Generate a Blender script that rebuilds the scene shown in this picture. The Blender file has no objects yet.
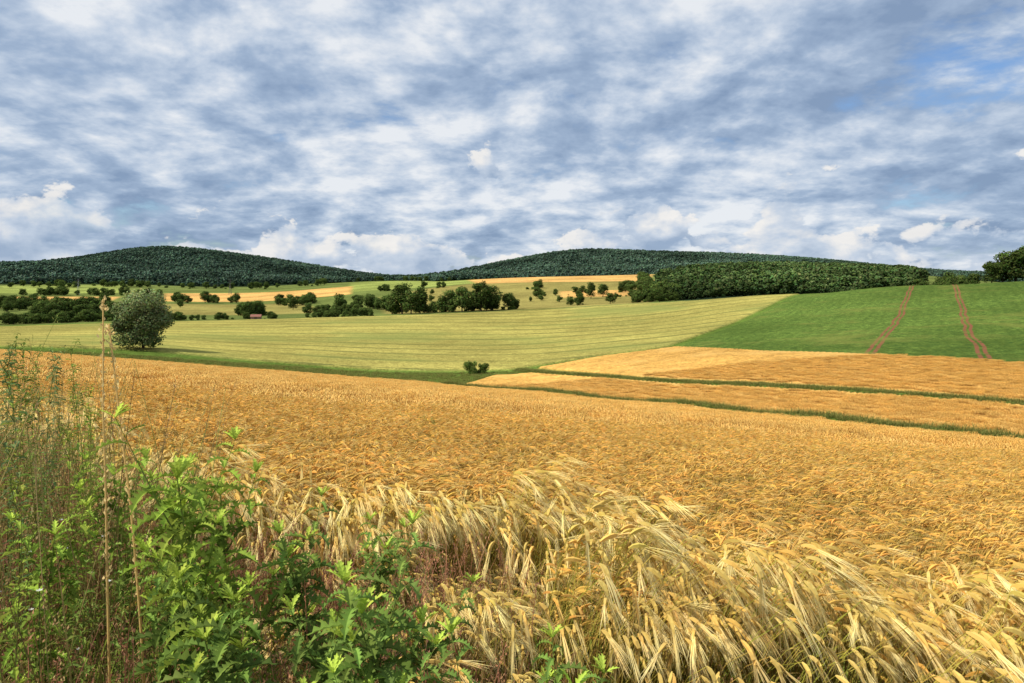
import bpy, math, random
import numpy as np
from mathutils import Vector, Quaternion
random.seed(7); rng=np.random.default_rng(7)
scene=bpy.context.scene
F=683.0; HY=285.0
def U(px): return (px-512.0)/F
# ------------------------------------------------------------ terrain height
A0,A1=0.1425,0.077; EYE=1.75
def plane(X,Y): return -EYE-A0*Y-A1*X
COLS={ # image pixel column : (estimated depth, image pixel row) of the valley ground
-300:[(126,),(165,347),(260,338),(350,332),(430,328),(550,321),(700,314),(900,304),(1200,292),(1500,284),(1900,264),(2200,268),(2800,266),(3400,272),(6000,282)],
0:[(126,),(165,346.5),(260,337),(350,330),(430,326),(550,320),(700,312),(900,302),(1200,292),(1500,284),(1900,266),(2200,269),(2800,262),(3400,270),(6000,281)],
128:[(138,),(168,350),(260,336),(350,328),(430,322),(550,315),(700,308),(900,301),(1200,293),(1500,284),(1900,269),(2200,271),(2800,250),(3400,258),(6000,280)],
256:[(128,),(160,363),(260,341),(350,328),(430,320),(550,314),(700,308),(900,302),(1200,293),(1500,288),(1900,279),(2200,280),(2800,258),(3400,266),(6000,280)],
384:[(126,),(155,373),(260,343),(350,325),(430,316),(550,312),(700,303),(900,292),(1200,285),(1500,280),(1900,285),(2200,284),(2800,278),(3400,281),(6000,284)],
512:[(112,),(155,372),(250,345),(350,325),(450,311),(550,307),(700,296),(900,284),(1200,277),(1500,284),(1900,276),(2200,272),(2800,261),(3400,268),(6000,281)],
640:[(88,),(115,382),(170,355),(300,327),(430,304),(550,301),(700,290),(900,281),(1200,274),(1500,282),(1900,272),(2200,268),(2800,254),(3400,262),(6000,280)],
768:[(66,),(90,390),(145,352),(250,320),(390,295),(440,297),(550,293),(700,285),(900,274),(1200,269),(1500,276),(1900,272),(2200,268),(2800,257),(3400,264),(6000,280)],
896:[(52,),(75,399),(120,358),(220,317),(335,285),(420,296),(550,290),(700,283),(900,276),(1200,273),(1500,278),(2200,276),(2800,268),(3400,272),(6000,282)],
1024:[(46,),(65,410),(110,366),(200,314),(305,280),(400,296),(550,290),(700,286),(900,284),(1200,284),(2000,284),(2800,280),(6000,284)],
1324:[(38,),(58,420),(100,378),(190,310),(290,275),(400,296),(550,290),(700,286),(900,284),(1200,284),(2000,284),(2800,282),(6000,284)]}
pxs=sorted(COLS); LY=np.linspace(math.log(18),math.log(6000),420); YY=np.exp(LY)
colz=[]
for p in pxs:
    u=U(p); c=COLS[p]; y0=c[0][0]
    ys=[18,y0]; zs=[plane(u*18,18),plane(u*y0,y0)-.25]
    for (y,py) in c[1:]:
        ys.append(y); zs.append(-(py-HY)/F*y)
    colz.append(np.interp(YY,ys,zs))
colz=np.array(colz)
UG=np.linspace(U(-300),U(1324),330)
T=np.zeros((330,420)); us=np.array([U(p) for p in pxs])
for j in range(420):
    z=colz[:,j]; m=np.gradient(z,us)
    k=np.clip(np.searchsorted(us,UG)-1,0,len(us)-2)
    h=us[k+1]-us[k]; t=(UG-us[k])/h
    T[:,j]=(2*t**3-3*t**2+1)*z[k]+(t**3-2*t**2+t)*h*m[k]*.7+(-2*t**3+3*t**2)*z[k+1]+(t**3-t**2)*h*m[k+1]*.7
# far hill crests
cpx=[-300,0,64,130,170,250,320,390,440,500,560,600,640,720,800,880,940,1324]; cpy=[276,268,264,251,248,258,269,280,279,265,253,251,254,256,260,268,274,283]
crest=np.interp(UG,[U(p) for p in cpx],cpy)[:,None]
wY=np.interp(YY,[2250,2800,3500],[0,1,0]); wY=(wY*wY*(3-2*wY))[None,:]
T=T*(1-wY)+wY*(-(crest-HY)/F*YY[None,:])
def blur(a,s,ax):
    r=int(3*s); k=np.exp(-.5*(np.arange(-r,r+1)/s)**2); k/=k.sum()
    pad=[(0,0),(0,0)]; pad[ax]=(r,r)
    b=np.pad(a,pad,mode='edge'); return np.apply_along_axis(lambda v:np.convolve(v,k,'valid'),ax,b)
T=blur(blur(T,4,0),2.4,1)
V1=[(-11,118),(0,107),(15.4,82.5),(23.7,63.6),(28.9,51.3),(33.7,45.2),(41,39.5),(85,22)]
V2=[(2,153),(8,140),(21,115.2),(33.7,90.2),(42,75.2),(49,65.2),(56,58),(115,34)]
def dline(X,Y,pl):
    d=np.full(X.shape,1e18)
    for (x1,y1),(x2,y2) in zip(pl[:-1],pl[1:]):
        ex,ey=x2-x1,y2-y1; t=np.clip(((X-x1)*ex+(Y-y1)*ey)/(ex*ex+ey*ey),0,1)
        d=np.minimum(d,(X-x1-t*ex)**2+(Y-y1-t*ey)**2)
    return np.sqrt(d)
def H(X,Y):
    X=np.asarray(X,float); Y=np.asarray(Y,float)
    pl=plane(X,Y)
    Yc=np.clip(Y,18.01,5999); u=np.clip(X/Yc,UG[0],UG[-1]-1e-6)
    fi=(u-UG[0])/(UG[1]-UG[0]); fj=(np.log(Yc)-LY[0])/(LY[1]-LY[0])
    i=np.clip(fi.astype(int),0,328); j=np.clip(fj.astype(int),0,418); a=fi-i; b=fj-j
    t=T[i,j]*(1-a)*(1-b)+T[i+1,j]*a*(1-b)+T[i,j+1]*(1-a)*b+T[i+1,j+1]*a*b
    w=np.clip((Y-20)/14,0,1); w=w*w*(3-2*w)
    return pl*(1-w)+t*w+.95*np.exp(-(dline(X,Y,V1)/1.4)**2)+.68*np.exp(-(dline(X,Y,V2)/1.6)**2)
def H1(x,y): return float(H(np.array([x]),np.array([y]))[0])
# ------------------------------------------------------------ fields (world metres)
def sdf(X,Y,poly):
    n=len(poly); d=np.full(X.shape,1e18); ins=np.zeros(X.shape,bool)
    for i in range(n):
        x1,y1=poly[i]; x2,y2=poly[(i+1)%n]; ex,ey=x2-x1,y2-y1
        t=np.clip(((X-x1)*ex+(Y-y1)*ey)/(ex*ex+ey*ey),0,1)
        d=np.minimum(d,(X-x1-t*ex)**2+(Y-y1-t*ey)**2)
        c=((y1>Y)!=(y2>Y)); 
        if y1!=y2: ins^=c&(X<(x2-x1)*(Y-y1)/(y2-y1)+x1)
    d=np.sqrt(d); return np.where(ins,-d,d)
GOLD1=[(-60,45),(-140,100),(-170,128),(-95,128),(-79,139),(-48,129),(-23.6,127),(-12.4,116.5),(0,104.2),(15,80.1),(22.9,61.5),(27.9,49.4),(32.5,43.4),(39.5,37.6),(84,19.6),(60,-8),(12,-3),(6,1.8),(4.2,2.3),(3.1,2.6),(2.3,2.85),(1.3,3.1),(.5,3.25),(.05,3.35),(.05,3.8),(.4,4.6),(0,5.2),(-.9,4.8),(-1.4,4.3),(-2.3,5.0),(-3.6,6.2),(-6,8.5),(-12,13),(-20,22)]
GOLD2=[(-9,121.5),(0,109.2),(15.8,84.8),(24.5,65.7),(29.8,53.3),(34.9,47.2),(42.5,41.2),(90,22),(114,32),(55,56.3),(48,63.3),(41,73.3),(32.7,88.3),(20.3,113),(4,144),(-4,142)]
GOLD3=[(6,157),(22,117.6),(34.7,92.2),(43,77.2),(50,67.2),(57,59.7),(120,35),(160,80),(110,97),(82,108.5),(67,118.5),(53,143),(43,179),(22,171)]
BEET=[(44,181),(54,146),(68,121),(83,111),(112,99),(240,70),(420,330),(236,318),(200,352),(168,392)]
YG=[(-330,160),(-120,161),(-94,168),(-62,164),(-30,159),(0,158),(6,164),(21,174),(42,184),(166,394),(150,407),(80,430),(0,452),(-80,427),(-161,430),(-230,410),(-400,380)]
def P(lst): return [(U(p)*y,y) for p,y in lst]
ORANGE=[P([(160,900),(350,910),(352,1230),(165,1190)]),P([(478,960),(648,900),(655,1260),(465,1260)]),P([(560,640),(640,610),(650,700),(560,740)]),P([(20,900),(110,900),(120,1040),(10,1040)])]
LGREEN=[P([(350,980),(475,980),(470,1500),(350,1400)]),P([(-200,1130),(60,1150),(135,1200),(120,1440),(-200,1400)]),P([(200,620),(330,600),(330,700),(200,720)])]
TAN=[P([(385,480),(520,470),(650,455),(660,900),(645,950),(470,980),(430,930),(380,800)]),P([(120,560),(250,520),(330,560),(300,800),(140,820)])]
FORL=P([(-900,1380),(60,1470),(200,1480),(300,1600),(420,1750),(520,1640),(660,1500),(1000,1700),(1500,1700),(1500,4200),(-900,4200)])
FORR=P([(655,520),(690,455),(760,440),(830,425),(912,440),(925,700),(900,1330),(700,1400),(660,900)])
C=lambda *a:np.array(a,float)
NU,NY=980,1000
ug=np.linspace(-1.5,1.5,NU)
yg=np.concatenate([np.linspace(-14,1.5,30,endpoint=False),np.exp(np.linspace(math.log(1.5),math.log(5600),NY-30))])
UGm,YGm=np.meshgrid(ug,yg,indexing='xy')
X=(UGm*np.sqrt(YGm**2+60)).ravel(); Y=YGm.ravel()
Z=H(X,Y)
col=np.tile(C(.11,.165,.03),(X.size,1))
far=Y>430
col[far]=C(.14,.17,.045)
def paint(mask,c):
    global col; col=col*(1-mask[:,None])+c*mask[:,None]
def msk(poly,w): return np.clip(.5-sdf(X,Y,poly)/w,0,1)
soft=np.maximum(.25,Y*.004)
for p in LGREEN: paint(msk(p,soft*2),C(.26,.30,.075))
for p in TAN: paint(msk(p,soft*3)*.8,C(.31,.25,.075))
for p in ORANGE: paint(msk(p,soft*2),C(.60,.35,.11))
mf=np.maximum(msk(FORL,soft*2),msk(FORR,soft*2)); paint(mf,C(.035,.06,.03))
m1=msk(GOLD1,soft); m2=msk(GOLD2,soft); m3=msk(GOLD3,soft); mb=msk(BEET,soft); my=msk(YG,soft)
mg=np.clip(m1+m2+m3,0,1)
gcol=C(.60,.335,.085)
paint(mg,gcol); paint(mb,C(.125,.185,.036)); paint(my,C(.37,.32,.085))
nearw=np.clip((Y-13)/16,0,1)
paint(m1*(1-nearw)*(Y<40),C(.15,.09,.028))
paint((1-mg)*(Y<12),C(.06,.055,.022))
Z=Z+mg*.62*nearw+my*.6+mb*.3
me=bpy.data.meshes.new("ground")
n0,n1=len(yg),NU
idx=np.arange(n0*n1).reshape(n0,n1)
q=np.stack([idx[:-1,:-1],idx[:-1,1:],idx[1:,1:],idx[1:,:-1]],-1).reshape(-1,4)
me.vertices.add(X.size); me.vertices.foreach_set("co",np.stack([X,Y,Z],-1).ravel())
me.loops.add(q.size); me.loops.foreach_set("vertex_index",q.ravel())
me.polygons.add(len(q)); me.polygons.foreach_set("loop_start",np.arange(0,q.size,4)); me.polygons.foreach_set("loop_total",np.full(len(q),4))
me.update(); me.polygons.foreach_set("use_smooth",np.ones(len(q),bool))
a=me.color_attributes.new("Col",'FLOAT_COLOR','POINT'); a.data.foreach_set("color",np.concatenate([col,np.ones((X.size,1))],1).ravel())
a=me.color_attributes.new("Mask",'FLOAT_COLOR','POINT'); a.data.foreach_set("color",np.stack([mg,mb,my,np.ones(X.size)],-1).ravel())
ground=bpy.data.objects.new("ground",me); scene.collection.objects.link(ground)
# ------------------------------------------------------------ node helpers
class NT:
    def __init__(s,nt): s.nt=nt; nt.nodes.clear()
    def n(s,t,**k):
        nd=s.nt.nodes.new(t)
        for a,v in k.items(): setattr(nd,a,v)
        return nd
    def link(s,a,b): s.nt.links.new(a,b)
    def setin(s,sock,v):
        if isinstance(v,bpy.types.NodeSocket): s.link(v,sock)
        else: sock.default_value=v
    def math(s,op,a,b=0.0,c=None,clamp=False):
        nd=s.n('ShaderNodeMath',operation=op,use_clamp=clamp); s.setin(nd.inputs[0],a); s.setin(nd.inputs[1],b)
        if c is not None: s.setin(nd.inputs[2],c)
        return nd.outputs[0]
    def vmath(s,op,a,b):
        nd=s.n('ShaderNodeVectorMath',operation=op); s.setin(nd.inputs[0],a); s.setin(nd.inputs[1],b)
        return nd.outputs['Value'] if op=='DOT_PRODUCT' else nd.outputs[0]
    def noise(s,vec,scale,detail=4,rough=.5,dist=0.0):
        nd=s.n('ShaderNodeTexNoise'); s.link(vec,nd.inputs['Vector']); nd.inputs['Scale'].default_value=scale
        nd.inputs['Detail'].default_value=detail; nd.inputs['Roughness'].default_value=rough; nd.inputs['Distortion'].default_value=dist
        return nd.outputs['Fac']
    def mix(s,f,a,b,bt='MIX'):
        nd=s.n('ShaderNodeMix',data_type='RGBA',blend_type=bt); s.setin(nd.inputs[0],f); s.setin(nd.inputs[6],a); s.setin(nd.inputs[7],b); return nd.outputs[2]
    def mul(s,c,f):
        cc=s.n('ShaderNodeCombineColor')
        for i in range(3): s.link(f,cc.inputs[i])
        return s.mix(1.0,c,cc.outputs[0],'MULTIPLY')
    def rng(s,v,a,b,c=0.0,d=1.0,smooth=True):
        nd=s.n('ShaderNodeMapRange',interpolation_type='SMOOTHSTEP' if smooth else 'LINEAR'); s.setin(nd.inputs[0],v)
        for i,q in enumerate((a,b,c,d)): nd.inputs[i+1].default_value=q
        return nd.outputs[0]
def newmat(name):
    m=bpy.data.materials.new(name); m.use_nodes=True; return m,NT(m.node_tree)
# ground material
m,t=newmat("field_ground")
geo=t.n('ShaderNodeNewGeometry'); pos=geo.outputs['Position']
ca=t.n('ShaderNodeAttribute',attribute_name='Col'); ma=t.n('ShaderNodeAttribute',attribute_name='Mask')
sm=t.n('ShaderNodeSeparateColor'); t.link(ma.outputs['Color'],sm.inputs[0]); mG,mB,mY=sm.outputs
big=t.noise(pos,.012,3); mid=t.noise(pos,.12,4,.6); fine=t.noise(pos,2.2,2,.65); vf=t.noise(pos,.7,3,.7)
base=ca.outputs['Color']; mul=t.mul
base=mul(base,t.rng(big,.3,.7,.78,1.22)); base=mul(base,t.rng(mid,.3,.7,.87,1.13)); base=mul(base,t.rng(vf,.3,.7,.74,1.26)); base=mul(base,t.rng(fine,.3,.7,.72,1.28))
def lines(c,offs,hw):
    r=None
    for o in offs:
        d=t.math('ABSOLUTE',t.math('SUBTRACT',c,o)); v=t.rng(d,hw*.5,hw,1,0)
        r=v if r is None else t.math('MAXIMUM',r,v)
    return r
wob=t.math('MULTIPLY',t.math('SUBTRACT',t.noise(pos,.03,2),.5),3.0)
cb=t.math('ADD',t.vmath('DOT_PRODUCT',pos,(.848,-.53,0)),wob)
rows=t.math('SINE',t.math('MULTIPLY',cb,2*math.pi/3.3))
base=mul(base,t.math('SUBTRACT',1.0,t.math('MULTIPLY',t.math('MULTIPLY',mB,.06),rows)))
bl=t.math('MULTIPLY',t.rng(t.noise(pos,.8,4,.8),.42,.6,0,1),mB); base=t.mix(t.math('MULTIPLY',bl,.85),base,(.045,.085,.02,1))
tl=t.math('MULTIPLY',lines(cb,(-11.2,-10.0,5.7,6.9),.45),mB)
tl=t.math('MULTIPLY',tl,t.rng(t.noise(pos,.5,4),.32,.5,0.2,1.0))
base=t.mix(tl,base,(.22,.09,.05,1))
weak=t.math('MULTIPLY',t.rng(t.noise(pos,.05,4,.7),.5,.68,0,.55),mB)
base=t.mix(weak,base,(.20,.21,.05,1))
cy=t.math('ADD',t.vmath('DOT_PRODUCT',pos,(.10,.995,0)),t.math('MULTIPLY',t.math('SUBTRACT',t.noise(pos,.008,1),.5),26.0))
md=t.math('PINGPONG',cy,11.0)
tl=t.math('MULTIPLY',t.rng(t.math('ABSOLUTE',t.math('SUBTRACT',md,1.2)),.5,1.0,1,0),mY)
tl=t.math('MULTIPLY',tl,t.rng(t.noise(pos,.03,3),.3,.55,.45,1))
base=t.mix(t.math('MULTIPLY',tl,.9),base,(.12,.135,.04,1))
base=mul(base,t.math('SUBTRACT',1.0,t.math('MULTIPLY',t.math('MULTIPLY',mY,.035),t.math('PINGPONG',cy,2.6))))
gr=t.math('MULTIPLY',t.rng(t.noise(pos,.014,3,.6),.46,.66,0,.65),mY); base=t.mix(gr,base,(.235,.26,.07,1))
gd=t.math('MULTIPLY',t.rng(t.noise(pos,.06,3,.65),.45,.7,0,.5),mG); base=t.mix(gd,base,(.64,.40,.13,1))
bs=t.n('ShaderNodeBsdfDiffuse'); t.link(base,bs.inputs[0])
bp=t.n('ShaderNodeBump'); bp.inputs['Strength'].default_value=.8; bp.inputs['Distance'].default_value=.5
t.link(t.math('ADD',t.math('MULTIPLY',fine,.5),vf),bp.inputs['Height']); t.link(bp.outputs[0],bs.inputs['Normal'])
o=t.n('ShaderNodeOutputMaterial'); t.link(bs.outputs[0],o.inputs[0]); me.materials.append(m)
def plantmat(name,transl=.3,var=.25,patch=0.0):
    m,t=newmat(name); ca=t.n('ShaderNodeAttribute',attribute_name='Col'); oi=t.n('ShaderNodeObjectInfo')
    c=t.mul(ca.outputs['Color'],t.rng(oi.outputs['Random'],0,1,1-var,1+var,False))
    if patch: c=t.mul(c,t.rng(t.noise(oi.outputs['Location'],patch,2,.6),.35,.65,.6,1.45))
    bs=t.n('ShaderNodeBsdfDiffuse'); t.link(c,bs.inputs[0]); out=bs.outputs[0]
    if transl:
        tr=t.n('ShaderNodeBsdfTranslucent'); t.link(c,tr.inputs[0]); mx=t.n('ShaderNodeMixShader'); mx.inputs[0].default_value=transl
        t.link(out,mx.inputs[1]); t.link(tr.outputs[0],mx.inputs[2]); out=mx.outputs[0]
    o=t.n('ShaderNodeOutputMaterial'); t.link(out,o.inputs[0]); return m
M_bar=plantmat("ripe_barley",.2,.14); M_bmid=plantmat("ripe_barley_crop",0,.14); M_leaf=plantmat("tree_leaves",.15,.3); M_weed=plantmat("weed_leaves",.3,.15); M_far=plantmat("far_forest_leaves",0,.3,.006)
# ------------------------------------------------------------ mesh builder
class MB:
    def __init__(s): s.v=[]; s.f=[]; s.c=[]
    def add(s,vs,fs,cs):
        b=len(s.v); s.v+=[tuple(v) for v in vs]; s.f+=[tuple(b+i for i in f) for f in fs]
        s.c+= [tuple(c) for c in cs] if len(cs)==len(vs) and hasattr(cs[0],'__len__') else [tuple(cs)]*len(vs)
    def ribbon(s,pts,ws,side,c0,c1):
        vs=[];cs=[]; n=len(pts)
        for i,(p,w) in enumerate(zip(pts,ws)):
            k=i/(n-1); c=tuple(c0[j]*(1-k)+c1[j]*k for j in range(3)); vs+= [p-side*w/2,p+side*w/2]; cs+=[c,c]
        s.add(vs,[(2*i,2*i+1,2*i+3,2*i+2) for i in range(n-1)],cs)
    def tube(s,pts,rs,sides,c0,c1):
        vs=[];cs=[];n=len(pts)
        for i,p in enumerate(pts):
            d=(pts[min(i+1,n-1)]-pts[max(i-1,0)]).normalized(); a=d.orthogonal().normalized() if abs(d.z)<.95 else Vector((1,0,0)); a=(a-d*a.dot(d)).normalized(); b=d.cross(a)
            k=i/(n-1); c=tuple(c0[j]*(1-k)+c1[j]*k for j in range(3))
            for q in range(sides):
                an=2*math.pi*q/sides; vs.append(p+(a*math.cos(an)+b*math.sin(an))*rs[i]); cs.append(c)
        fs=[(i*sides+q,i*sides+(q+1)%sides,(i+1)*sides+(q+1)%sides,(i+1)*sides+q) for i in range(n-1) for q in range(sides)]
        s.add(vs,fs,cs)
    def mesh(s,name,mat,smooth=False):
        me=bpy.data.meshes.new(name); me.from_pydata(s.v,[],s.f); a=me.color_attributes.new("Col",'FLOAT_COLOR','POINT')
        a.data.foreach_set("color",np.concatenate([np.array(s.c),np.ones((len(s.c),1))],1).astype(np.float32).ravel())
        if smooth: me.polygons.foreach_set("use_smooth",np.ones(len(me.polygons),bool))
        me.materials.append(mat); me.update(); return me
R=random.uniform; G=random.gauss
def jit(c,a): k=1+R(-a,a); return tuple(max(0,x*k*(1+R(-a,a)*.25)) for x in c)
UP=Vector((0,0,1))
def barley_clump(n,size,lean=0,green=0.0,hs=1.0,awns=6,az=.5,al=(.09,.13),thick=1.0,mphi=-.3,earw=1.0,spread=.1,pale=0.0):
    b=MB()
    for _ in range(n):
        x,y=R(-size/2,size/2),R(-size/2,size/2); h=(R(.70,.84) if R(0,1)>.12 else R(.5,.7))*hs
        phi=G(mphi,az); d=Vector((math.cos(phi),math.sin(phi),0))
        g=min(1,max(0,green+G(0,.2))); mixc=lambda a,c:tuple(p*(1-g)+q*g for p,q in zip(a,c))
        top=jit(mixc((.60,.37,.09),(.44,.43,.06)),.2)
        ear=jit(mixc((.71,.40,.09),(.66,.50,.10)),.3)
        awn=jit(mixc((.90,.62,.21),(.95,.83,.34)),.12)
        if pale: ear=tuple(e*(1-pale)+p_*pale for e,p_ in zip(ear,(.82,.62,.20))); awn=tuple(e*(1-pale)+p_*pale for e,p_ in zip(awn,(.98,.88,.48)))
        basec=(.16,.18,.035) if R(0,1)<.5+green else (.30,.19,.05)
        th=R(.0,.08)+lean*R(.1,1)*.25; p=Vector((x,y,0)); pts=[p.copy()]
        for k in range(5):
            th+=(R(.0,.08)+lean*.1)*(.1+k*.45); p=p+(d*math.sin(th)+UP*math.cos(th))*(h/5); pts.append(p.copy())
        b.tube(pts,[.0024,.0022,.002,.0018,.0016,.0014],3,basec,top)
        th2=th+R(.3,.9)+lean*.3; ep=[p.copy()]; L=R(.065,.09)*(.7+.3*thick); bend=R(.1,.4)+lean*.15
        for k in range(4):
            th2+=bend*.7; p=p+(d*math.sin(th2)+UP*math.cos(th2))*(L/4); ep.append(p.copy())
        w_=thick*earw
        b.tube(ep,[.0025*w_,.0062*w_,.0068*w_,.0052*w_,.0022],4,ear,jit(ear,.1))
        for a in range(awns):
            s0=ep[1+a%4]; ph=phi+G(0,spread); dd=Vector((math.cos(ph),math.sin(ph),0)); sd=Vector((-dd.y,dd.x,0))*.8+Vector((0,0,R(-.6,.6)))
            tt=th2+G(-.1,spread); q=s0.copy()+sd*G(0,.003); qp=[q.copy()]; la=R(*al)
            for k in range(2):
                tt+=R(.0,.16); q=q+(dd*math.sin(tt)+UP*math.cos(tt))*(la/2); qp.append(q.copy())
            b.ribbon(qp,[.0022*thick,.0018*thick,.0006],sd.normalized(),tuple((e+w)/2 for e,w in zip(ear,awn)),awn)
        if R(0,1)<.45:
            z0=R(.2,.6)*h; ph=R(0,6.28); dd=Vector((math.cos(ph),math.sin(ph),0)); q=Vector((x,y,z0)); qp=[q.copy()]; tt=R(.3,.8); ll=R(.12,.22)
            for k in range(3): q=q+(dd*math.sin(tt)+UP*math.cos(tt))*ll/3; tt+=R(.4,.9); qp.append(q.copy())
            lc=(.26,.32,.06) if R(0,1)<.3+green*.5 else (.60,.42,.13)
            b.ribbon(qp,[.007,.008,.006,.001],Vector((-dd.y,dd.x,0)),lc,lc)
    return b
def barley_patch(n,size):
    b=MB()
    for _ in range(n):
        x,y=R(-size/2,size/2),R(-size/2,size/2); phi=G(-.25,.8); d=Vector((math.cos(phi),math.sin(phi),0)); side=Vector((-d.y,d.x,0))
        h=R(.0,.2); c=jit((.62,.345,.08),.35); aw=jit((.84,.55,.17),.25); p=Vector((x,y,h-.22)); q=p+Vector((0,0,.27))+d*.03
        b.ribbon([p,q],[.010,.010],side,(.22,.12,.035),c)
        e1=q+d*.05+Vector((0,0,.02)); e3=e1+d*R(.08,.14)-Vector((0,0,R(.02,.12)))
        b.ribbon([q,e1,e3],[.014,.028,.006],side,c,aw)
    return b
def src_coll(name,meshes):
    c=bpy.data.collections.new(name)
    for i,m_ in enumerate(meshes):
        o=bpy.data.objects.new(name+"_plant",m_); c.objects.link(o)
    return c
def scatter(name,Pn,rot,scl,coll):
    n=len(Pn); me=bpy.data.meshes.new(name); me.vertices.add(n); me.vertices.foreach_set("co",np.asarray(Pn,np.float32).ravel())
    a=me.attributes.new("rot",'FLOAT_VECTOR','POINT'); a.data.foreach_set("vector",np.asarray(rot,np.float32).ravel())
    a=me.attributes.new("scl",'FLOAT_VECTOR','POINT'); s=np.asarray(scl,np.float32); s=np.repeat(s[:,None],3,1) if s.ndim==1 else s; a.data.foreach_set("vector",s.ravel())
    a=me.attributes.new("idx",'INT','POINT'); a.data.foreach_set("value",rng.integers(0,len(coll.objects),n).astype(np.int32)); me.update()
    ob=bpy.data.objects.new(name,me); scene.collection.objects.link(ob)
    ng=bpy.data.node_groups.new(name+"_scatter",'GeometryNodeTree'); ng.interface.new_socket('Geometry',in_out='INPUT',socket_type='NodeSocketGeometry'); ng.interface.new_socket('Geometry',in_out='OUTPUT',socket_type='NodeSocketGeometry')
    N=ng.nodes; L=ng.links; gi=N.new('NodeGroupInput'); go=N.new('NodeGroupOutput'); ip=N.new('GeometryNodeInstanceOnPoints'); ci=N.new('GeometryNodeCollectionInfo')
    ci.inputs['Collection'].default_value=coll; ci.inputs['Separate Children'].default_value=True; ci.inputs['Reset Children'].default_value=True
    def na(nm,dt):
        x=N.new('GeometryNodeInputNamedAttribute'); x.data_type=dt; x.inputs['Name'].default_value=nm; return x.outputs['Attribute']
    er=N.new('FunctionNodeEulerToRotation'); L.new(na('rot','FLOAT_VECTOR'),er.inputs[0])
    L.new(gi.outputs[0],ip.inputs['Points']); L.new(ci.outputs[0],ip.inputs['Instance']); ip.inputs['Pick Instance'].default_value=True
    L.new(na('idx','INT'),ip.inputs['Instance Index']); L.new(er.outputs[0],ip.inputs['Rotation']); L.new(na('scl','FLOAT_VECTOR'),ip.inputs['Scale']); L.new(ip.outputs[0],go.inputs[0])
    md=ob.modifiers.new("scatter",'NODES'); md.node_group=ng; return ob
def jgrid(x0,x1,y0,y1,s):
    gx,gy=np.meshgrid(np.arange(x0,x1,s),np.arange(y0,y1,s)); gx=gx.ravel()+rng.uniform(-.5,.5,gx.size)*s; gy=gy.ravel()+rng.uniform(-.5,.5,gy.size)*s; return gx,gy
# near barley
cl=src_coll("barley",[barley_clump(50,.5,lean=.12,green=.08*(i%3),hs=1.08,awns=5,thick=1.2,earw=1.0,al=(.09,.13),spread=.1).mesh("barley_clump",M_bar) for i in range(6)])
gx,gy=jgrid(-30,30,0,20,.40); k=(np.abs(gx)<gy*.85+1.0)&(sdf(gx,gy,GOLD1)<-.12); gx,gy=gx[k],gy[k]
n=len(gx); hs=1+.06*np.sin(gx*.8+1.3*np.sin(gy*.5))*np.sin(gy*.9)+rng.uniform(-.10,.07,n)
scatter("barley_field",np.stack([gx,gy,H(gx,gy)-.02],-1),np.stack([rng.normal(0,.05,n),rng.normal(.05,.06,n),rng.normal(0,.45,n)],-1),hs,cl)
# drooping edge barley
cl2=src_coll("barley_edge",[barley_clump(24,.4,lean=[.5,.8,1.0,.7,.35,.6][i],green=[.5,.7,.35,.85,.6,.3][i],hs=1.28,awns=15,az=.45,al=(.14,.21),thick=1.6,mphi=-.5,spread=.07,pale=[.3,.6,.4,.7,.3,.5][i]).mesh("edge_clump",M_bar) for i in range(6)])
gx,gy=jgrid(-9,8,.5,10,.25); s=sdf(gx,gy,GOLD1); k=(s<.12)&(s>-.45-.4*((gx>.1)&(gy<4.3)))&(gx**2+gy**2>1.3**2)&(np.abs(gx)<gy*.92+1.0); gx,gy=gx[k],gy[k]
scl=rng.uniform(.82,1.12,len(gx))
ex,ey=jgrid(-1.3,.0,2.5,4.8,.32); kk=rng.random(len(ex))<.7; gx=np.concatenate([gx,ex[kk]]); gy=np.concatenate([gy,ey[kk]]); scl=np.concatenate([scl,rng.uniform(.5,.85,kk.sum())]); n=len(gx)
scatter("barley_edge",np.stack([gx,gy,H(gx,gy)-.02],-1),np.stack([rng.normal(0,.08,n),rng.normal(.0,.1,n),rng.normal(-.1,.5,n)],-1),scl,cl2)
# mid barley
cl3=src_coll("barley_mid",[barley_patch(400,1.7).mesh("barley_patch",M_bmid) for i in range(5)])
gx,gy=jgrid(-110,110,16,120,1.5); k=(np.abs(gx)<gy*.8+2)&((sdf(gx,gy,GOLD1)<-1.1)|(sdf(gx,gy,GOLD2)<-1.1)|(sdf(gx,gy,GOLD3)<-1.1)); gx,gy=gx[k],gy[k]; n=len(gx)
scatter("barley_crop",np.stack([gx,gy,H(gx,gy)+.62*np.clip((gy-13)/16,0,1)+.04+.25*np.clip((25-gy)/9,0,1)],-1),np.stack([rng.normal(0,.03,n)-.1,rng.normal(.0,.03,n),rng.normal(0,.5,n)],-1),np.ones(n),cl3)
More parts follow.
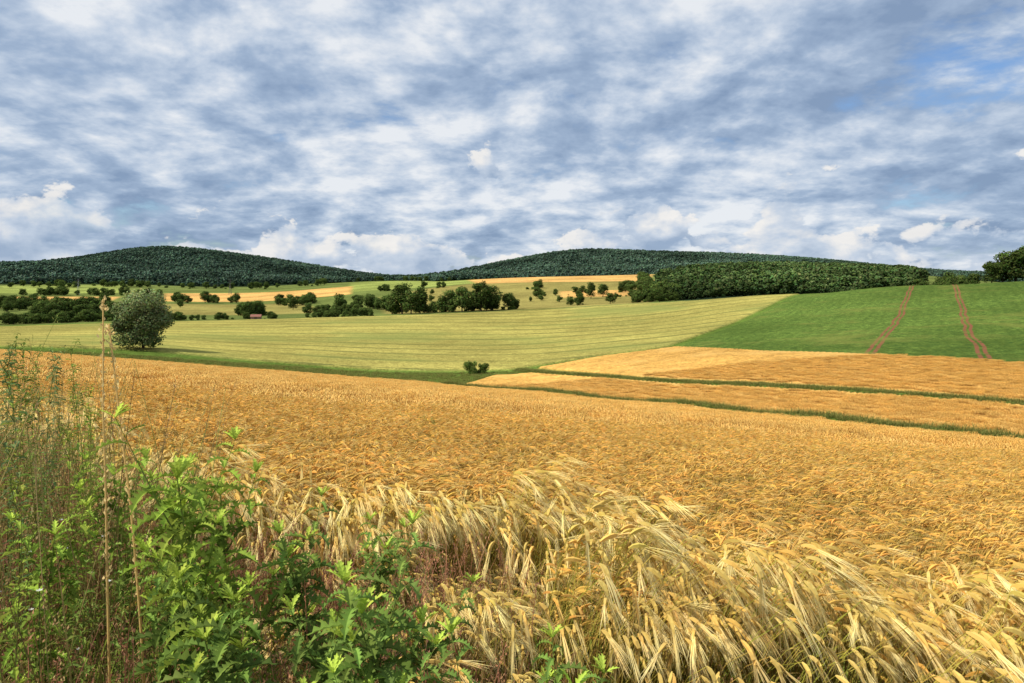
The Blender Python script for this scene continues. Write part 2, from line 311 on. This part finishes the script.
# ------------------------------------------------------------ trees
def tree_mesh(name,h,r,seed,nl,ls,cd,cl_,trunk=.18,blobs=16,mat=None,shape=1.0,limbs=True):
    random.seed(seed); b=MB(); ct=h*trunk; ch=h-ct; bl=[]
    for i in range(blobs):
        z=R(.12,.9); rr=r*math.sqrt(max(.05,1-(2*z-1+.1)**2))*shape; an=i*2.4+R(-.5,.5); q=math.sqrt(R(.1,1))*.68
        bl.append((Vector((math.cos(an)*rr*q,math.sin(an)*rr*q,ct+ch*z)),r*R(.28,.46),R(.65,1.3)))
    bl.append((Vector((0,0,ct+ch*.55)),r*.55,.8))
    if limbs:
        bk=(.09,.07,.05); tp=Vector((R(-.2,.2),R(-.2,.2),ct+ch*.35))
        b.tube([Vector((0,0,-.3)),Vector((0,0,ct*.6)),tp*1.0,Vector((0,0,ct+ch*.7))],[h*.03,h*.024,h*.015,h*.005],6,bk,bk)
        for (c,rr,_) in bl[:10]: b.tube([Vector((0,0,ct*R(.6,1.2))),(tp+c)*.5,c],[h*.011,h*.007,h*.002],4,bk,bk)
    for i in range(nl):
        c,rr,br=random.choice(bl); d=Vector((G(0,1),G(0,1),G(0,1))).normalized(); q=R(.55,1.12)
        p=c+Vector((d.x,d.y,d.z*.82))*rr*q
        if p.z<ct*.55: continue
        nrm=(d+Vector((G(0,.45),G(0,.45),G(.3,.45)))).normalized(); a=nrm.orthogonal().normalized(); a.rotate(Quaternion(nrm,R(0,6.28))); e=nrm.cross(a); s=ls*R(.6,1.3)
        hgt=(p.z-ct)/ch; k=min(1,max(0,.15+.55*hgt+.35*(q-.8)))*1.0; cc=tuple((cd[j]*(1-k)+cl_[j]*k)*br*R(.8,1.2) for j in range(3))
        b.add([p-a*s*.5,p+e*s*.32,p+a*s*.5,p-e*s*.32],[(0,1,2,3)],cc)
    return b.mesh(name,mat or M_leaf)
def put(name,mesh,x,y,dz=-.1,rot=None,s=1.0):
    o=bpy.data.objects.new(name,mesh); o.location=(x,y,H1(x,y)+dz); o.rotation_euler=(0,0,R(0,6.28) if rot is None else rot); o.scale=(s,)*3 if not hasattr(s,'__len__') else s
    scene.collection.objects.link(o); return o
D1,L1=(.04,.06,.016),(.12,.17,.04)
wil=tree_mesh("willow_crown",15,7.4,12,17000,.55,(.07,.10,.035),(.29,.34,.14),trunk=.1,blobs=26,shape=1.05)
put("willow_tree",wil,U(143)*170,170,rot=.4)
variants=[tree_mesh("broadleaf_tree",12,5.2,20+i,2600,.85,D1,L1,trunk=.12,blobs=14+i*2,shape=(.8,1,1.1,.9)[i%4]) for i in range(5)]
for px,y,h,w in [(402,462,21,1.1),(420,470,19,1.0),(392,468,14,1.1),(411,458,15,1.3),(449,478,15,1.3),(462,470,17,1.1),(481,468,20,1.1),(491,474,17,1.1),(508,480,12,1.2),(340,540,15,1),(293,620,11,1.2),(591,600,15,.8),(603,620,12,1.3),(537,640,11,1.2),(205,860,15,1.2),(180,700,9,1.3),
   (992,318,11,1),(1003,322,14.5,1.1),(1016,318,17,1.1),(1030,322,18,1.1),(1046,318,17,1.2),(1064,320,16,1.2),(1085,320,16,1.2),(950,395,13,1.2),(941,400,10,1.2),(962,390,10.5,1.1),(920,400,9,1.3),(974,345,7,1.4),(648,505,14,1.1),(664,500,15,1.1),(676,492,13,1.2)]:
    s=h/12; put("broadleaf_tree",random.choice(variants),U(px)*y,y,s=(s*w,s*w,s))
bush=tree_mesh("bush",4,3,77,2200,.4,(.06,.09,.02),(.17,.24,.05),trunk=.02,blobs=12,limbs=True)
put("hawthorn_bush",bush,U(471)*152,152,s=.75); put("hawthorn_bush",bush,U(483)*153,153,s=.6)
tcoll=src_coll("hedgerow",variants[:4]+[bush])
def treeband(name,pts,coll):
    pts=np.array(pts); n=len(pts); scatter(name,np.stack([pts[:,0],pts[:,1],H(pts[:,0],pts[:,1])-.4],-1),np.stack([np.zeros(n),np.zeros(n),rng.uniform(0,6.28,n)],-1),pts[:,2:5],coll)
def line(px0,y0,px1,y1,n,h0,h1,jy=8,clump=0.0):
    r=[]; cs=[R(0,1) for _ in range(max(2,n//7))]
    for i in range(n):
        k=R(0,1) if clump==0 else min(1,max(0,random.choice(cs)+G(0,clump))); px=px0+(px1-px0)*k; y=y0+(y1-y0)*k+G(0,jy); h=R(h0,h1)/12; r.append((U(px)*y,y,h*R(1,1.5),h*R(1,1.5),h)) 
    return r
random.seed(5)
hp=[]
hp+=line(-60,455,115,452,80,4,9,6); hp+=line(-60,560,110,520,60,9,17,20,.05); hp+=line(115,445,390,440,60,3,6,4,.05); hp+=line(130,540,300,520,34,6,12,12,.04)
hp+=line(-60,760,200,720,60,8,15,20,.06); hp+=line(170,860,240,850,12,8,14,8); hp+=line(300,530,365,500,26,4,9,5); hp+=line(-60,1080,160,1100,60,9,15,10,.08); hp+=line(240,760,340,740,18,7,13,15,.05)
hp+=line(350,640,390,560,14,8,14,15); hp+=line(-60,1370,330,1420,90,8,16,20)
hp+=line(390,482,520,484,40,5,10,5); hp+=line(560,520,700,470,45,4,9,8,.06); hp+=line(380,930,480,920,14,7,12,5,.06); hp+=line(520,800,640,700,24,6,11,20,.04)
hp+=line(400,700,660,640,60,3,8,60,.03); hp+=line(640,900,660,500,50,8,14,30); hp+=line(905,410,985,350,18,4,8,5); hp+=line(350,1480,480,1500,20,8,12,10)
treeband("hedgerow_trees",hp,tcoll)
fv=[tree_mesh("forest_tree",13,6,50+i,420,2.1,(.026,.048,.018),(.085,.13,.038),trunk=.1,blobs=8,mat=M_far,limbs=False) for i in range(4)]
fr=src_coll("forest_near",fv)
gx,gy=jgrid(100,900,420,1400,8.5); k=sdf(gx,gy,FORR)<0; gx,gy=gx[k],gy[k]; n=len(gx); s=rng.uniform(.45,1.2,n)*np.where(gy<520,.8,1)
treeband("forest",np.stack([gx,gy,s*1.2,s*1.2,s],-1),fr)
ff=src_coll("forest_far",[tree_mesh("far_tree",14,7,60+i,160,3.9,(.036,.070,.052),(.095,.145,.09),trunk=.05,blobs=7,mat=M_far,limbs=False) for i in range(4)])  # distance haze painted into the leaves: bluish, lightened base colours
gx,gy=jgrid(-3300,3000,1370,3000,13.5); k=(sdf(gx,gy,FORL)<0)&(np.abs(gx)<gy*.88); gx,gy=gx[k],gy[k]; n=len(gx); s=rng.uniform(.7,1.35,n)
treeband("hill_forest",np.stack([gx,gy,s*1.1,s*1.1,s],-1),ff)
# ------------------------------------------------------------ weeds
def leaf(b,p,d,L,w,c,lobes=6,droop=.6,jag=.6,up=.5):
    d=Vector(d).normalized(); side=Vector((-d.y,d.x,0)); n=lobes*2+1; th=up; q=Vector(p); mid=[q.copy()]; 
    for i in range(n): th-=droop/n*2; q=q+(d*math.cos(th)+Vector((0,0,math.sin(th))))*L/n; mid.append(q.copy())
    vs=[];cs=[]
    for i,mp in enumerate(mid):
        k=i/n; ww=w*math.sin(math.pi*(.08+.9*k))**.7*(1 if i%2 else 1-jag)*R(.85,1.15); 
        off=d*L/n*(.5 if i%2 else 0); lift=Vector((0,0,abs(ww)*.35))
        vs+=[mp-side*ww/2+off+lift,mp,mp+side*ww/2+off+lift]; cs+=[c,tuple(x*1.25 for x in c),c]
    fs=[]
    for i in range(n): a=3*i; fs+=[(a,a+1,a+4,a+3),(a+1,a+2,a+5,a+4)]
    b.add(vs,fs,cs)
def thistle(h,seed,c=(.25,.34,.05)):
    random.seed(seed); b=MB(); 
    def stalk(p0,d0,hh,n,L0,r):
        pts=[Vector(p0)]; d=Vector(d0).normalized()
        for i in range(6): d=(d+Vector((G(0,.05),G(0,.05),.06))).normalized(); pts.append(pts[-1]+d*hh/6)
        b.tube(pts,[r*(1-.12*i) for i in range(7)],5,(.16,.20,.05),(.22,.28,.06))
        for i in range(n):
            k=.06+.94*i/n; f=k*6; j=min(5,int(f)); p=pts[j].lerp(pts[j+1],f-j); an=i*2.4+R(-.4,.4); L=L0*(1.05-.5*k)*R(.7,1.15)
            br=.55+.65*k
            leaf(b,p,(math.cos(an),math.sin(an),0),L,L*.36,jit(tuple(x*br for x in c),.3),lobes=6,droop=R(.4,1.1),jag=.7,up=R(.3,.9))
        for i in range(8):
            an=R(0,6.28); leaf(b,pts[-1],(math.cos(an),math.sin(an),0),L0*.36,L0*.13,jit((.42,.52,.08),.2),lobes=4,droop=.2,up=R(.7,1.3))
        return pts
    pts=stalk((0,0,0),(0,0,1),h,int(h*36),.23,.007)
    for i in range(8): an=R(0,6.28); stalk(pts[2+i%4],(math.cos(an)*.6,math.sin(an)*.6,1),h*R(.2,.4),14,.15,.003)
    return b.mesh("thistle",M_weed)
def mugwort(h,seed,c=(.18,.25,.05),stemc=(.24,.13,.06)):
    random.seed(seed); b=MB()
    def br(p0,d0,hh,n,L0,r,lv):
        pts=[Vector(p0)]; d=Vector(d0).normalized()
        for i in range(6): d=(d+Vector((G(0,.05),G(0,.05),.12))).normalized(); pts.append(pts[-1]+d*hh/6)
        sc=stemc if lv==0 else (.18,.2,.06)
        b.tube(pts,[max(.0008,r*(1-.14*i)) for i in range(7)],4,sc,(.22,.27,.07))
        for i in range(n):
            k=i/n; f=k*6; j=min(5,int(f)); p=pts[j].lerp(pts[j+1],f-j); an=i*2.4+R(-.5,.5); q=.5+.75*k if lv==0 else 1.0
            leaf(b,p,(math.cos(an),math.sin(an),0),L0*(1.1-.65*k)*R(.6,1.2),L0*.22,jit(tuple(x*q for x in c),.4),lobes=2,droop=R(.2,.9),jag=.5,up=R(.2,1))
            if lv==0 and k>.25 and R(0,1)<.45: br(p,(math.cos(an)*.6,math.sin(an)*.6,1),hh*R(.08,.3)*(1.3-k),14,L0*.5,r*.4,1)
    br((0,0,0),(0,0,1),h,int(h*26),.10,.004,0)
    return b.mesh("mugwort",M_weed)
def grass(n,size,hm,seed,c,tip,panicle=0.0,w=.005):
    random.seed(seed); b=MB()
    for _ in range(n):
        x,y=G(0,size/3),G(0,size/3); an=R(0,6.28); d=Vector((math.cos(an),math.sin(an),0)); side=Vector((-d.y,d.x,0)); h=hm*R(.5,1.1); th=R(0,.25); p=Vector((x,y,0)); pts=[p.copy()]
        pan=R(0,1)<panicle; bend=R(.02,.08) if pan else R(.08,.38)
        if pan: th*=.5
        for k in range(5): th+=bend; p=p+(d*math.sin(th)+UP*math.cos(th))*h/5; pts.append(p.copy())
        cc=jit(c,.3); tt=jit(tip,.3)
        if pan:
            b.tube(pts,[.0016]*5+[.0008],3,cc,tt)
            for i in range(20):
                k=R(0,1); q=pts[4].lerp(pts[5],k)+Vector((G(0,.012),G(0,.012),G(0,.01)))*(1.4-k); s=R(.003,.006); v=Vector((R(-1,1),R(-1,1),1)).normalized()
                b.add([q,q+side*s*.6+v*s,q+v*s*2.6,q-side*s*.6+v*s],[(0,1,2,3)],tt)
        else: b.ribbon(pts,[w,w*1.1,w,w*.8,w*.5,w*.1],side,cc,tt)
    return b.mesh("grass_tuft",M_weed)
gg=src_coll("meadow_grass",[grass(80,.5,.62,1,(.12,.17,.03),(.28,.34,.055),.1,.006),grass(70,.5,.75,2,(.14,.17,.03),(.42,.38,.10),.2,.005),grass(60,.5,.8,3,(.24,.18,.07),(.46,.26,.13),.7),grass(60,.5,.85,4,(.28,.25,.08),(.62,.45,.18),.5),grass(80,.5,.5,5,(.10,.16,.03),(.24,.34,.05),.0,.008),grass(80,.5,.65,6,(.12,.18,.035),(.32,.40,.06),.0,.007)])
gx,gy=jgrid(-9,1.5,1.0,9,.25); s=sdf(gx,gy,GOLD1); k=(s>.12)&(np.abs(gx)<gy*.9+1.0); gx,gy=gx[k],gy[k]; n=len(gx)
tall=np.clip((-gx-.8)/2.0,0,1)
scatter("meadow_grass",np.stack([gx,gy,H(gx,gy)-.02],-1),np.stack([rng.normal(0,.06,n),rng.normal(0,.06,n),rng.uniform(0,6.28,n)],-1),rng.uniform(.5,.85,n)+.5*tall,gg)
tg=src_coll("tall_oat_grass",[grass(22,.5,1.5,23+i,(.22,.24,.06),[(.50,.42,.16),(.34,.36,.10),(.46,.30,.14)][i],.8,.006) for i in range(3)])
gx,gy=jgrid(-6,-1.3,1.8,6.5,.5); s=sdf(gx,gy,GOLD1); k=(s>.25)&(gx/gy<-.5); gx,gy=gx[k],gy[k]; n=len(gx)
scatter("tall_oat_grass",np.stack([gx,gy,H(gx,gy)-.02],-1),np.stack([rng.normal(0,.05,n),rng.normal(0,.05,n),rng.uniform(0,6.28,n)],-1),rng.uniform(.85,1.2,n),tg)
rg=src_coll("sorrel_grass",[grass(45,.5,.8,13+i,(.28,.15,.07),(.48,.23,.13),.85) for i in range(3)])
gx,gy=jgrid(-2.4,.3,1.7,4.2,.34); s=sdf(gx,gy,GOLD1); k=(s>.1)&(rng.random(len(gx))<.5); gx,gy=gx[k],gy[k]; n=len(gx)
scatter("red_sorrel_grass",np.stack([gx,gy,H(gx,gy)-.02],-1),np.stack([rng.normal(0,.1,n),rng.normal(0,.1,n),rng.uniform(0,6.28,n)],-1),rng.uniform(.8,1.25,n),rg)
# grass on strip & banks
vg=src_coll("verge_grass",[grass(70,1.0,.42,8+i,(.09,.11,.025),(.30,.29,.08),.2,.025) for i in range(3)])
gx,gy=jgrid(-100,100,30,155,1.1); k=(np.abs(gx)<gy*.8)&(sdf(gx,gy,GOLD1)>.1)&(sdf(gx,gy,GOLD2)>.1)&(sdf(gx,gy,GOLD3)>.1)&(sdf(gx,gy,YG)>.3)&(sdf(gx,gy,BEET)>.3)
gx,gy=gx[k],gy[k]
bx,by=jgrid(-15,100,28,155,.6); d=np.minimum(dline(bx,by,V1),dline(bx,by,V2)); k=(d<1.5)&(np.abs(bx)<by*.8); gx=np.concatenate([gx,bx[k]]); gy=np.concatenate([gy,by[k]])
n=len(gx); scatter("verge_grass",np.stack([gx,gy,H(gx,gy)],-1),np.stack([np.zeros(n)]*2+[rng.uniform(0,6.28,n)],-1),rng.uniform(.4,1.5,n),vg)
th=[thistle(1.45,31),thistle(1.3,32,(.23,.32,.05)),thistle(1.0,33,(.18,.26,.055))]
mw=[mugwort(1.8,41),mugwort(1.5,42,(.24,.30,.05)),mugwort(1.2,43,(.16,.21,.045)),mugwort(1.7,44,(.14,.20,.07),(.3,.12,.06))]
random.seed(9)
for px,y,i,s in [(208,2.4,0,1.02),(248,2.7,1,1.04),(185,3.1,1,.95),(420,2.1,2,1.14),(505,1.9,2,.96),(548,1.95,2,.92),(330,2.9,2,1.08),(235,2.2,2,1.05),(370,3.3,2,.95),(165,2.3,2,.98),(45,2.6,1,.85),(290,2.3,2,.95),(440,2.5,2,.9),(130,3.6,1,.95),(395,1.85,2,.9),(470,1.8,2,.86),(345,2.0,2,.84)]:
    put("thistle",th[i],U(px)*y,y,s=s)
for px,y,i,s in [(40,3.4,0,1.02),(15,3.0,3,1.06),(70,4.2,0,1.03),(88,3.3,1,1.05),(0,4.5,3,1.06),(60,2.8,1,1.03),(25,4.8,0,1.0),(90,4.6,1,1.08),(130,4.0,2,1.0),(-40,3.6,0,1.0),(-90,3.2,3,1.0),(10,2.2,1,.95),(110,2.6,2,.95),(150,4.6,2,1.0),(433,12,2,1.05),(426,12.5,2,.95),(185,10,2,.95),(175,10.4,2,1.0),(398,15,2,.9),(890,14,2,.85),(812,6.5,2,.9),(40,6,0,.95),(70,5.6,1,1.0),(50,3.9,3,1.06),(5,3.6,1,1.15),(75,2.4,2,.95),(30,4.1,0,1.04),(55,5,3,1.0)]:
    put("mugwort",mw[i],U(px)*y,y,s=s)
def dry_stalk(h,seed):
    random.seed(seed); b=MB(); pts=[Vector((0,0,0))]; d=Vector((0,0,1))
    for i in range(10): d=(d+Vector((G(0,.02),G(0,.02),.1))).normalized(); pts.append(pts[-1]+d*h/10)
    c=(.78,.56,.22); b.tube(pts,[.0062*(1-.06*i) for i in range(11)],5,(.68,.48,.17),c)
    for i in range(170):
        k=R(.5,1)*10; j=min(9,int(k)); q=pts[j].lerp(pts[j+1],k-j)+Vector((G(0,.005),G(0,.005),0)); s=R(.004,.009); v=Vector((R(-.7,.7),R(-.7,.7),1)).normalized()
        b.add([q,q+Vector((s*.6,0,0))+v*s,q+v*s*2.2,q-Vector((s*.6,0,0))+v*s],[(0,1,2,3)],jit((.80,.60,.26),.15))
    return b.mesh("dry_stalk",M_weed)
put("dry_grass_stalk",dry_stalk(2.03,1),U(106)*2.35,2.35,rot=0); o=put("dry_grass_stalk",dry_stalk(1.97,2),U(148)*2.45,2.45,rot=0); o.rotation_euler=(0,-.06,0)
b=MB(); random.seed(3)
for _ in range(14):
    px=R(0,130); y=R(2.0,3.2); x=U(px)*y; z0=H1(x,y); hgt=R(.5,1.1); p=Vector((x,y,z0+hgt))
    b.tube([Vector((x,y,z0)),p],[.001,.001],3,(.1,.15,.04),(.1,.15,.04))
    for i in range(6): an=i*1.047; d=Vector((math.cos(an),math.sin(an),.3)); e=Vector((-d.y,d.x,0)); b.add([p,p+d*.006+e*.003,p+d*.011,p+d*.006-e*.003],[(0,1,2,3)],(.8,.8,.72))
o=bpy.data.objects.new("white_wildflowers",b.mesh("white_wildflowers",M_weed)); scene.collection.objects.link(o)
# ------------------------------------------------------------ shed and pylons
def simple(name,c,rough=.7,metal=0):
    m,t=newmat(name); g=t.n('ShaderNodeNewGeometry'); nz=t.noise(g.outputs['Position'],1.5,4); cc=t.mix(nz,(c[0]*.7,c[1]*.7,c[2]*.7,1),(c[0]*1.25,c[1]*1.25,c[2]*1.25,1))
    bs=t.n('ShaderNodeBsdfPrincipled'); t.link(cc,bs.inputs['Base Color']); bs.inputs['Roughness'].default_value=rough; bs.inputs['Metallic'].default_value=metal
    o=t.n('ShaderNodeOutputMaterial'); t.link(bs.outputs[0],o.inputs[0]); return m
def part(name,vs,fs,mat,par):
    me=bpy.data.meshes.new(name); me.from_pydata(vs,[],fs); me.materials.append(mat); o=bpy.data.objects.new(name,me); scene.collection.objects.link(o); o.parent=par; return o
e=bpy.data.objects.new("field_shed",None); sx,sy=U(256)*432,432; e.location=(sx,sy,H1(sx,sy)); e.rotation_euler=(0,0,.2); scene.collection.objects.link(e)
W,Dp,hh=3.0,2.0,2.2
part("walls",[(-W,-Dp,0),(W,-Dp,0),(W,Dp,0),(-W,Dp,0),(-W,-Dp,hh),(W,-Dp,hh),(W,Dp,hh),(-W,Dp,hh),(-W,0,hh+1.2),(W,0,hh+1.2)],[(0,1,5,4),(2,3,7,6),(1,2,6,9,5),(3,0,4,8,7)],simple("shed_boards",(.22,.13,.09)),e)
part("roof",[(-W-.3,-Dp-.3,hh-.1),(W+.3,-Dp-.3,hh-.1),(W+.3,0,hh+1.3),(-W-.3,0,hh+1.3),(W+.3,Dp+.3,hh-.1),(-W-.3,Dp+.3,hh-.1)],[(0,1,2,3),(3,2,4,5)],simple("shed_roof_tiles",(.26,.10,.065)),e)
part("door",[(-.8,-Dp-.02,0),(.8,-Dp-.02,0),(.8,-Dp-.02,2),(-.8,-Dp-.02,2)],[(0,1,2,3)],simple("shed_door",(.1,.07,.05)),e)
def pylon(px,y,h):
    b=MB(); c=(.25,.26,.27)
    for sx_ in(-1,1):
        for sy_ in(-1,1): b.tube([Vector((sx_*h*.09,sy_*h*.09,0)),Vector((sx_*h*.025,sy_*h*.025,h*.6)),Vector((0,0,h))],[.16,.12,.08],4,c,c)
    for i in range(8):
        z0,z1=h*i/9,h*(i+1)/9; w0=h*(.09-.07*min(1,i/6)); w1=h*(.09-.07*min(1,(i+1)/6))
        for sy_ in(-1,1): b.tube([Vector((-w0,sy_*w0,z0)),Vector((w1,sy_*w1,z1))],[.07,.07],3,c,c); b.tube([Vector((w0,sy_*w0,z0)),Vector((-w1,sy_*w1,z1))],[.07,.07],3,c,c)
    for k,w in((.68,.16),(.8,.2),(.91,.13)): b.tube([Vector((-h*w,0,h*k)),Vector((0,0,h*k+.8)),Vector((h*w,0,h*k))],[.1,.15,.1],4,c,c)
    put("electricity_pylon",b.mesh("electricity_pylon",M_far),U(px)*y,y,rot=.5)
pylon(78,1100,26); pylon(230,1150,26)
# ------------------------------------------------------------ light
S=Vector((-.60,-.22,.68)).normalized()
ld=bpy.data.lights.new("sun",'SUN'); ld.energy=5.0; ld.angle=math.radians(.5); ld.color=(1,.945,.85); lo=bpy.data.objects.new("sun",ld); lo.rotation_euler=(-S).to_track_quat('-Z','Y').to_euler(); scene.collection.objects.link(lo)
w=bpy.data.worlds.new("World"); scene.world=w; w.use_nodes=True; t=NT(w.node_tree); w.cycles.sampling_method='NONE'
sky=t.n('ShaderNodeTexSky',sky_type='NISHITA',sun_disc=False,sun_elevation=math.asin(S.z),sun_rotation=math.atan2(S.x,S.y)); sky.air_density=1.2; sky.ozone_density=2.0
tc=t.n('ShaderNodeTexCoord'); sp=t.n('ShaderNodeSeparateXYZ'); t.link(tc.outputs['Generated'],sp.inputs[0]); x_,y_,z_=sp.outputs
zc=t.math('MAXIMUM',z_,0.0); den=t.math('ADD',zc,.27); cb_=t.n('ShaderNodeCombineXYZ'); t.link(t.math('DIVIDE',x_,den),cb_.inputs[0]); t.link(t.math('DIVIDE',y_,den),cb_.inputs[1]); p=cb_.outputs[0]
skyc=t.mix(1.0,sky.outputs[0],(.095,.115,.145,1),'MULTIPLY')
d1=t.noise(p,2.4,9,.62,.12); d1b=t.noise(t.vmath('ADD',p,(-.08,-.055,.02)),2.4,5,.58,.12); bg=t.noise(t.vmath('ADD',p,(3.1,5.2,0)),.95,2,.5)
rel=t.math('SUBTRACT',d1,d1b)
br=t.math('ADD',t.math('MULTIPLY',rel,3.0),t.math('ADD',t.math('MULTIPLY',t.math('SUBTRACT',bg,.5),1.9),.51),clamp=True)
def ramp(v,st):
    r=t.n('ShaderNodeValToRGB'); t.link(v,r.inputs[0]); e=r.color_ramp.elements
    e[0].position,e[0].color=st[0][0],(*st[0][1],1); e[1].position,e[1].color=st[-1][0],(*st[-1][1],1)
    for q,c in st[1:-1]: k=e.new(q); k.color=(*c,1)
    return r.outputs[0]
cc=ramp(br,[(0,(.25,.35,.52)),(.35,(.38,.49,.66)),(.62,(.58,.67,.80)),(.95,(.87,.90,.94))])
al=t.rng(t.math('ADD',d1,t.math('MULTIPLY',t.math('SUBTRACT',bg,.5),.5)),.25,.42)
c1=t.mix(t.math('MULTIPLY',al,.96),skyc,cc)
q=t.vmath('MULTIPLY',tc.outputs['Generated'],(1,1,1.5)); n2=t.noise(q,7.5,8,.56,.1); n2b=t.noise(t.vmath('ADD',q,(-.016,-.01,.032)),7.5,6,.52,.1)
ca2=t.rng(t.math('SUBTRACT',n2,t.math('MULTIPLY',zc,1.3)),.40,.43)
b2=t.math('ADD',t.math('MULTIPLY',t.math('SUBTRACT',n2,n2b),4.6),.5,clamp=True)
cc2=ramp(b2,[(0,(.33,.44,.61)),(.5,(.57,.66,.79)),(1,(.97,.94,.90))])
c2=t.mix(t.math('MULTIPLY',ca2,.85),c1,cc2)
c2=t.mix(t.rng(z_,-.02,.06,.4,0),c2,(.68,.75,.84,1))
bgn=t.n('ShaderNodeBackground'); t.link(c2,bgn.inputs[0]); bgn.inputs[1].default_value=.95; wo=t.n('ShaderNodeOutputWorld'); t.link(bgn.outputs[0],wo.inputs[0])
# ------------------------------------------------------------ camera
cd=bpy.data.cameras.new("camera"); cd.lens=24; cd.sensor_width=36; cd.shift_y=-56.5/1024; cd.clip_start=.05; cd.clip_end=20000
co=bpy.data.objects.new("camera",cd); co.location=(0,0,0); co.rotation_euler=(math.radians(90),0,0); scene.collection.objects.link(co); scene.camera=co
scene.view_settings.view_transform='Standard'; scene.view_settings.look='None'; scene.view_settings.exposure=0
